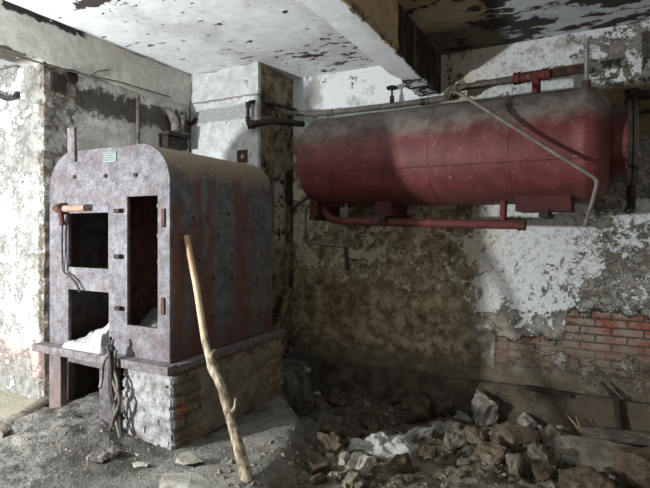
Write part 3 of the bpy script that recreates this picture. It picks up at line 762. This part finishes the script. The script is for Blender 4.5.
# ------------------------------------------------------------------ things around boiler top
p = hx(138, 95, XL+.068)
o = obj('conduit', cyl(B(), (p.x, p.y, -.02), p, .02, .02, 12), M['pipe'], None, True, origin=(p.x, p.y, 0)); tag(o, 'thin upright conduit on the left wall rising behind the boiler top', 'conduit')
c = V((-4.165, 4.12, 2.42))
root = thing('wall_fitting', c, 'dark crumpled pipe fitting on the left wall corner above the boiler', 'fitting')
obj('base_box', rbox(c+V((-.01, -.15, 0)), c+V((.13, .18, .13)), .05, .008, .03), M['soot'], root)
obj('flange', obox(B(), c+V((.07, .02, .15)), (1, 0, .12), (0, 1, 0), (-.12, 0, 1), .17, .36, .035), M['soot'], root, bevel=.006)
obj('neck', tube(B(), [c+V((.07, .03, .14)), c+V((.07, .03, .3)), c+V((.05, -.02, .4)), c+V((.0, -.07, .43))], .05, .08), M['clinker'], root, True)
obj('crumpled_plate', rock((.09, .08, .3), 4, c+V((.08, .1, .28)), .5, (.2, .3)), M['clinker'], root)
p = pth([(183, 133, 4.40), (184, 121, 4.42), (192, 124, 4.43), (196, 118, 4.43)])
o = obj('wall_hook', tube(B(), p, .022, .03), M['soot'], None, True, origin=p[0]); tag(o, 'bent dark pipe hook in the corner between left wall and pillar', 'hook')
p = hy(242, 156, 4.43)
root = thing('pipe_plate', p, 'small square rusty plate with round hole on the pillar front', 'plate')
w_ = .068; circ = [(p.x+.03*math.cos(i*math.pi/8), p.z+.03*math.sin(i*math.pi/8)) for i in range(16)]
obj('plate', sheet([[(p.x-w_, p.z-w_), (p.x+w_, p.z-w_), (p.x+w_, p.z+w_), (p.x-w_, p.z+w_)], circ], .02, 4.425), M['rust'], root)
obj('pipe_end', cyl(B(), (p.x, 4.44, p.z), (p.x, 4.46, p.z), .034, .034, 16), M['pale'], root, True)
# left wall bits
p = hx(55.5, 83, XL); root = thing('junction_box', p, 'dark rusty square box set in the left wall below the lintel', 'box')
y0, y1, z0, z1 = p.y-.075, p.y+.075, p.z-.09, p.z+.08
obj('box_body', box(B(), (XL, y0, z0), (XL+.05, y1, z1)), M['soot'], root, bevel=.006)
obj('lid', box(B(), (XL+.05, y0+.012, z0+.012), (XL+.056, y1-.012, z1-.012)), M['soot'], root, bevel=.002)
p = hx(68, 78, XL); o = obj('wall_sleeve', lathe(B(), p+V((0, 0, 0)), (1, 0, 0), [(0, .0), (.01, .052), (.07, .062), (.07, .05), (.05, .045), (.05, 0)], 16), M['soot'], None, True, origin=p)
tag(o, 'round dark pipe sleeve in the left wall beside the square box', 'sleeve')
ps = [hx(px, py, XL+.08) for px, py in ((0, 51), (30, 60), (66, 70), (87, 75), (120, 82), (170, 97))]
o = obj('wall_cable', tube(B(), ps, .008, .02, 6), M['pipe'], None, True, origin=ps[0]); tag(o, 'thin grey cable strung along the lower edge of the left lintel', 'cable')
ps = [hx(px, py, XL+.085) for px, py in ((86, 74), (90, 76), (98, 71), (110, 69.5))]
o = obj('wire_end', tube(B(), ps, .007, .02, 6), M['pipepale'], None, True, origin=ps[0]); tag(o, 'loose pale wire end curling off the lintel cable', 'wire')
ps = pth([(-6, 92, 2.62), (6, 99, 2.6), (14, 98, 2.6), (18, 93, 2.64)])
o = obj('bent_hose', tube(B(), ps, [.022]*len(bend(ps, .06)), .06), M['cable'], None, True, origin=ps[0]); tag(o, 'short bent black hose end on the white wall end', 'hose')
# cables on the boiler front
ps = [hy(px, py, 2.455) for px, py in ((63, 213), (62, 232), (62, 252), (63, 272), (70, 276), (76, 283), (80, 292))]
o = obj('power_cable', tube(B(), ps, .008, .03, 8), M['cable'], None, True, origin=ps[0]); tag(o, 'black cable hanging beside the upper left boiler opening', 'cable')
ps = [hy(px, py, 2.46) for px, py in ((66, 214), (65, 235), (65, 255), (64, 271))]
o = obj('power_cable', tube(B(), ps, .006, .03, 8), M['steel'], None, True, origin=ps[0]); tag(o, 'thin grey cable running close beside the black cable on the boiler', 'cable')
root = thing('cable_bundle', hy(114, 342, 2.38), 'tangled bundle of old cables draped over the boiler ledge to the ground', 'cables')
rr = random.Random(5)
strands = [((110, 337), (112, 352), (109, 380), (112, 405), (118, 425), (115, 436)), ((113, 340), (109, 358), (114, 385), (121, 400), (114, 418), (109, 434)),
           ((108, 345), (111, 362), (112, 395), (119, 412), (122, 434)), ((116, 350), (113, 366), (119, 388), (113, 408), (120, 430)), ((110, 352), (103, 362), (102, 380), (100, 388))]
for k, st_ in enumerate(strands):
    ps = [hy(px, py, 2.36+rr.uniform(-.02, .02)) for px, py in st_]
    if k < 4: ps[-1].z = min(ps[-1].z, .06)
    obj('strand', tube(B(), ps, rr.choice((.012, .015, .01)), .08, 8), M[('cable', 'pipe', 'cable', 'pipepale', 'pipepale')[k]], root, True)
obj('knot', rock((.07, .05, .1), 8, hy(110, 350, 2.37), .3), M['cable'], root, True)
# ------------------------------------------------------------------ stick
p0 = ghit(246.5, 479); p1 = hx(187, 236, BX1+.03)
root = thing('wooden_stick', p0, 'long pale crooked tree branch leaning on the boiler side', 'stick')
n = 26; pts = []; rs = []
perp = V((0, 1, 0))
img = [(187, 236), (196, 284), (205, 340), (212, 366), (222, 388), (234, 430), (241, 456), (247, 478)]
L_ = p1-p0
def online(px, py):
    # on the vertical plane through p0 and p1
    nrm = L_.cross(V((0, 0, 1))); d = ray(px, py); t = (p0-EYE).dot(nrm)/d.dot(nrm); return EYE+d*t
ctrl = [online(*q) for q in img][::-1]
ctrl[-1].x = BX1+.025
for i in range(len(ctrl)-1):
    for k in range(4): pts.append(ctrl[i].lerp(ctrl[i+1], k/4))
pts.append(ctrl[-1])
for i, p in enumerate(pts): t = i/(len(pts)-1); rs.append(lerp(.039, .021, t**.8)*(1+.06*noise.noise(V((t*14, 0, 3))))+(.006 if i in (15, 16) else 0))
pts[0] = pts[0]-V((0, 0, .02))
obj('branch', tube(B(), pts, rs, 0, 14), M['stick'], root, True)
a, b = online(232.5, 411), online(235.5, 399); obj('twig', tube(B(), [a, a.lerp(b, .4)+V((.012, 0, 0)), b], [.014, .01, .006], 0, 8), M['stick'], root, True)
a, b = online(211, 358), online(214, 350); obj('knot', tube(B(), [a, b], [.016, .011], 0, 8), M['stick'], root, True)
# ------------------------------------------------------------------ rubble
def chunk(name, px, py, sz, seed, m, label, cat, rot=0, tilt=(0, 0), lift=.3, n=22, jag=.17, group=None, smooth=False):
    """placed where its foot meets the ground at pixel (px, py)"""
    p = ghit(px, py); c = p+V((0, 0, sz[2]*lift))
    o = obj(name, rock(sz, seed, c, rot, tilt, n, jag, 1 if max(sz) < .1 else 2 if max(sz) < .2 else 3), M[m], None, smooth, origin=p)
    return tag(o, label, cat, group)
chunk('plaster_boulder', 484, 423, (.26, .24, .36), 3, 'pale', 'tall pale plaster boulder standing against the dark foundation', 'rubble', .4, (.1, -.2), .42)
chunk('plaster_chunk', 464, 419, (.19, .09, .07), 6, 'pale', 'flat oblong pale stone just left of the tall boulder', 'rubble', .0, (.1, .35), .4)
chunk('rubble_block', 513, 446, (.42, .28, .22), 9, 'tan', 'broad tan rubble block right of the tall boulder', 'rubble', .5, (-.3, .1), .35)
chunk('plaster_chunk', 497, 446, (.17, .14, .1), 12, 'pale', 'small pale stone wedged left of the tan rubble block', 'rubble', .2, (.2, .1))
chunk('plaster_chunk', 526, 428, (.2, .16, .12), 15, 'pale', 'jagged whitish chunk perched behind the tan rubble block', 'rubble', .9, (.3, .2), .5)
chunk('plaster_shard', 549, 449, (.06, .05, .2), 18, 'white', 'narrow white plaster shard standing upright in the rubble', 'shard', .3, (.1, .25), .42, 14)
chunk('plaster_shard', 543, 440, (.05, .04, .16), 19, 'white', 'thin white shard leaning left behind the upright white shard', 'shard', .3, (.1, -.5), .42, 14)
chunk('plaster_chunk', 563, 427, (.14, .12, .1), 20, 'pale', 'whitish stone near the splintered end of the fallen timber', 'rubble', .3, (.1, .1), .45)
chunk('stone_block', 558, 449, (.28, .24, .22), 23, 'conc', 'grey stone block leaning behind the flat concrete slab', 'rubble', .7, (.2, .5), .35)
chunk('concrete_slab', 597, 468, (.78, .46, .06), 27, 'conc', 'flat broken concrete slab tilted on the rubble at lower right', 'slab', TH, (.3, -.1), 2.0, 12, .05)
chunk('earth_boulder', 652, 488, (.46, .36, .3), 31, 'dark', 'large dark boulder under the right edge of the concrete slab', 'rubble', .2, (0, 0), .3)
chunk('earth_boulder', 588, 492, (.4, .26, .18), 33, 'dark', 'dark brown boulder in front of the concrete slab', 'rubble', -.3, (0, .1), .35)
chunk('rubble_block', 545, 478, (.2, .16, .13), 34, 'dark', 'earthy brown rubble lump left of the front boulder', 'rubble', .3)
def patch(name, px, py, rx, ry, rot, h, seed, m, label, cat):
    c = ghit(px, py); bm = B(); nr, na = 9, 40; ct = bm.verts.new((c.x, c.y, gh(c.x, c.y)+h)); prev = None
    for i in range(1, nr+1):
        ring = []
        for k in range(na):
            a = 6.28319*k/na; f = i/nr*(1+.35*noise.noise(V((math.cos(a)*1.6, math.sin(a)*1.6, seed)))+.15*noise.noise(V((math.cos(a)*6, math.sin(a)*6, seed))))
            u, w = math.cos(a)*rx*f, math.sin(a)*ry*f; x, y = c.x+u*math.cos(rot)-w*math.sin(rot), c.y+u*math.sin(rot)+w*math.cos(rot)
            q = V((x*16, y*16, seed)); z = h*(1-(i/nr)**3)+noise.noise(q)*.03+noise.noise(q*2.5)*.022
            ring.append(bm.verts.new((x, y, gh(x, y)+(max(.004, z) if i < nr else -.02))))
        for k in range(na):
            j = (k+1) % na
            bm.faces.new((ct, ring[k], ring[j]) if prev is None else (prev[k], ring[k], ring[j], prev[j]))
        prev = ring
    bm.faces.new(prev[::-1])
    return tag(obj(name, bm, M[m], None, False, origin=c), label, cat)
patch('plaster_heap', 383, 447, .34, .2, TH+.35, .07, 3, 'white', 'crumbled white plaster heap in the middle of the pit', 'plaster')
chunk('plaster_chunk', 420, 436, (.3, .14, .1), 37, 'white', 'elongated white plaster lump right of the white heap', 'plaster', .55, (0, -.2), .4, 22, .2)
chunk('plaster_chunk', 445, 430, (.32, .18, .1), 38, 'pale', 'rounded pale plaster lump left of the tall boulder', 'plaster', .3, (0, -.1), .4)
for k, (px, py, s, m, lb) in enumerate([
    (474, 441, .2, 'tan', 'tan stone in front of the foot of the tall boulder'),
    (455, 446, .17, 'conc', 'grey stone below the rounded pale plaster lump'),
    (488, 462, .22, 'tan', 'brown stone in front of the small wedged pale stone'),
    (536, 462, .2, 'conc', 'grey stone left of the flat concrete slab'),
    (428, 458, .13, 'dark', 'dark stone right below the elongated white plaster lump'),
    (400, 470, .16, 'dark', 'flat dark stone in front of the right end of the white heap'),
    (514, 470, .15, 'conc', 'grey stone in front of the tan rubble block'),
    (345, 462, .09, 'pale', 'small round pale stone left of the white plaster heap'),
    (361, 470, .15, 'pale', 'pale stone lying in front of the white plaster heap'),
    (351, 484, .1, 'conc', 'grey stone at the bottom edge below the white plaster heap'),
    (395, 402, .2, 'dark', 'dark upright rock at the foundation in the shaded pit'),
    (417, 416, .3, 'dark', 'largest dark rock in the shaded pit behind the plaster heap'),
    (443, 414, .22, 'dark', 'dark rock between the largest pit rock and the tall boulder'),
    (370, 428, .24, 'dark', 'slanting brownish rock behind the left end of the plaster heap'),
    (331, 432, .22, 'dark', 'dark rock beside the slab edge left of the plaster heap'),
    (336, 403, .2, 'dark', 'dark rock at the far left of the pit near the wall'),
    (309, 409, .16, 'dark', 'dark lump on the ground behind the slab corner'),
    (328, 452, .2, 'dark', 'brown clod below the slab edge'),
    (318, 474, .14, 'dark', 'brown clod near the bottom edge right of the stick foot')]):
    chunk('pit_rock', px, py, (s*1.2, s, s*.8), 50+k, m, lb, 'rock', k*.7, (.2*math.sin(k), .2*math.cos(k)), .35)
for k, (px, py, a, lb) in enumerate([(307, 384, .4, 'white paper scrap standing at left of a pair in the dark corner'), (317, 380, -.3, 'white paper scrap at right of a pair in the dark corner')]):
    p = ghit(px, py+14); q = hz(px, py, p.z+.1)
    p = ghit(px, py+4); o = obj('plaster_scrap', rock((.1, .03, .06), 70+k, p+V((0, 0, .05)), .3, (.3, a), 14), M['white'], None, origin=p); tag(o, lb.replace('paper', 'plaster'), 'scrap')
chunk('brick_fragment', 190, 466, (.19, .12, .075), 81, 'pale', 'pale broken brick lying before the plinth corner', 'brick', .3, (.1, .15), .4, 14, .05)
p = ghit(186, 486); o = obj('floor_tile', rock((.34, .28, .035), 83, p+V((0, -.02, .02)), .5, (.03, .03), 12, .06), M['pale'], None, origin=p); tag(o, 'grey slab piece at the bottom edge in front of the plinth', 'slab')
chunk('plaster_shard', 140, 467, (.14, .05, .03), 85, 'pale', 'thin pale shard on the soil below the cable bundle', 'shard', .4, (0, 0), .4, 14)
chunk('plaster_shard', 132, 455, (.16, .02, .02), 86, 'pale', 'slim splinter lying on the soil below the cable bundle', 'shard', .1, (0, 0), .5, 12)
chunk('earth_clod', 97, 462, (.13, .1, .08), 87, 'clinker', 'grey soil clod on the mound in front of the boiler', 'rubble', .4, (0, 0), .3)
chunk('earth_clod', 112, 456, (.1, .08, .07), 88, 'clinker', 'smaller soil clod right beside the grey clod on the mound', 'rubble', .9, (0, 0), .3)
chunk('coal_lump', 18, 391, (.17, .12, .09), 89, 'dark', 'dark lump on the pale floor at the left wall end', 'rubble', .4, (0, 0), .35)
# slab lip stones
# timbers
def timber(name, pa, pb, w, h, m, label, cat, za=.04, zb=.04):
    a, b = ghit(*pa)+V((0, 0, za)), ghit(*pb)+V((0, 0, zb)); d = b-a
    bm = B(); n = 12; side = d.cross(up).normalized(); u2 = side.cross(d).normalized(); rings = []
    for i in range(n+1):
        c = a+d*i/n; rg = []
        for k in range(8):
            t = 6.2832*k/8+.39; rr_ = 1+.25*noise.noise(V((i*.9, k*1.3, w*90)))
            rg.append(bm.verts.new(c+side*math.cos(t)*w*.6*rr_+u2*math.sin(t)*h*.6*rr_+(d.normalized()*R.uniform(-.05, .05) if i in (0, n) else V())))
        rings.append(rg)
    for r0, r1 in zip(rings, rings[1:]):
        for k in range(8): bm.faces.new((r0[k], r0[(k+1) % 8], r1[(k+1) % 8], r1[k]))
    bm.faces.new(rings[0][::-1]); bm.faces.new(rings[-1])
    return tag(obj(name, bm, M[m], None, True, origin=a), label, cat)
timber('fallen_timber', (582, 440), (668, 448), .13, .11, 'wood', 'dark weathered timber lying along the wall at right', 'timber', .06, .06)
timber('old_beam', (-8, 440), (49, 404), .12, .08, 'wood', 'dark half buried beam on the floor left of the boiler', 'timber', .01, .03)
for k, (pa, pb, lb) in enumerate([((574, 428), (583, 434), 'left splinter sticking up at the end of the fallen timber'), ((581, 424), (585, 436), 'right splinter sticking up at the end of the fallen timber')]):
    b = ghit(582, 441)+V((0, 0, .08)); t = b+V((-.12+.07*k, 0, .13))
    tag(obj('wood_splinter', tube(B(), [b+V((.0, .0, -.03)), b.lerp(t, .5), t], [.012, .009, .004], 0, 6), M['twig'], None, True, origin=b), lb, 'splinter')
a, b = hy(524, 385, 5.1), hy(571, 393, 5.1)
o = obj('iron_bar', obox(B(), (a+b)/2+V((0, 0, -.02)), b-a, (0, 1, 0), up, (b-a).length, .05, .045), M['soot'], None, bevel=.006, origin=a); tag(o, 'short black iron bar on the foundation below the bricks', 'bar')
ps = pth([(601, 382, 5.1), (608, 390, 5.09), (617, 399, 5.08), (618, 412, 5.08), (621, 432, 5.06)])
o = obj('dead_root', tube(B(), ps, [.012, .02, .03, .028, .03], 0, 8), M['soot'], None, True, origin=ps[-1]); tag(o, 'dark root creeping down the foundation behind the fallen timber', 'root')
ps = [ghit(384, 428)+V((0, 0, .03)), ghit(396, 436)+V((0, 0, .06)), ghit(405, 441)+V((0, 0, .04)), ghit(412, 443)+V((0, 0, .01))]
o = obj('bent_wire', tube(B(), ps, .006, .03, 6), M['pipepale'], None, True, origin=ps[0]); tag(o, 'thin bent wire lying over the white plaster heap', 'wire')
# small loose stones, one of each made and copied
protos = []
for k in range(8):
    bm = rock((1, .8, .6), 200+k, (0, 0, 0), 0, (0, 0), 18, .12); bmesh.ops.recalc_face_normals(bm, faces=bm.faces[:])
    me = bpy.data.meshes.new('rubble_stone'); bm.to_mesh(me); bm.free(); me.materials.append(M[['dark', 'tan', 'pale', 'dark', 'conc', 'tan', 'conc', 'dark'][k]]); protos.append(me)
rr = random.Random(12)
cnt = 0
while cnt < 150:
    px, py = rr.uniform(300, 650), rr.uniform(405, 486)
    if py < 425 and px > 560: continue
    p = ghit(px, py)
    if p.y > 5.0 or p.x < interp(p.y, EDGE)+.1: continue
    s = rr.uniform(.03, .085) if rr.random() < .8 else rr.uniform(.08, .15)
    o = bpy.data.objects.new('rubble_stone', protos[rr.randrange(8)]); C.objects.link(o)
    o.location = p+V((0, 0, s*.14)); o.scale = (s, s, s); o.rotation_euler = (rr.uniform(-.4, .4), rr.uniform(-.4, .4), rr.uniform(0, 6))
    tag(o, 'small loose rubble stone strewn over the pit between slab and back wall', 'stone', 'small rubble stones in the pit'); cnt += 1
# gravel and crumbs: nobody could count them
bm = B(); rr = random.Random(4)
def crumb(p, s):
    q = [V((rr.uniform(-1, 1), rr.uniform(-1, 1), rr.uniform(-.3, 1)))*s for _ in range(4)]
    vs = [bm.verts.new(p+d) for d in (V((s, 0, 0)), V((-s*.6, s*.9, 0)), V((-s*.5, -s, 0)), V((rr.uniform(-.3, .3)*s, 0, s*rr.uniform(.5, 1.1))))]
    m = Matrix.Rotation(rr.uniform(0, 6), 3, 'Z')
    for v in vs: v.co = p+m @ (v.co-p)
    for f in ((0, 1, 3), (1, 2, 3), (2, 0, 3), (0, 2, 1)): bm.faces.new([vs[i] for i in f])
k = 0
while k < 3600:
    x, y = rr.uniform(-4.1, 1.0), rr.uniform(1.9, 5.05)
    if -3.85 < x < -2.42 and y > 2.42: continue
    s = rr.uniform(.005, .016) if x < -2 else rr.uniform(.006, .03)
    crumb(V((x, y, gh(x, y)-.003)), s); k += 1
tag(obj('gravel', bm, M['conc'], None), 'loose gravel and crumbs scattered over soil and slab', 'gravel', kind='stuff')
# ------------------------------------------------------------------ light and camera
ld = bpy.data.lights.new('work_lamp', 'POINT'); ld.energy = 950; ld.shadow_soft_size = .075; ld.color = (.955, .985, 1)
lo = bpy.data.objects.new('work_lamp', ld); C.objects.link(lo); lo.location = (-4.06, -.03, 1.40)
w = bpy.data.worlds.new('World'); bpy.context.scene.world = w; w.use_nodes = True
w.node_tree.nodes['Background'].inputs[0].default_value = (1, .94, .84, 1); w.node_tree.nodes['Background'].inputs[1].default_value = .44
cd = bpy.data.cameras.new('Camera'); cd.sensor_width = 36; cd.lens = 36*F/650; cd.shift_y = -(244-HOR)/650; cd.clip_start = .05
co = bpy.data.objects.new('Camera', cd); C.objects.link(co); co.location = EYE; co.rotation_euler = (math.pi/2, 0, TH)
sc = bpy.context.scene; sc.camera = co
sc.view_settings.view_transform = 'Standard'; sc.view_settings.look = 'None'; sc.view_settings.gamma = 1; sc.view_settings.use_curve_mapping = False
sc.view_settings.exposure = 0
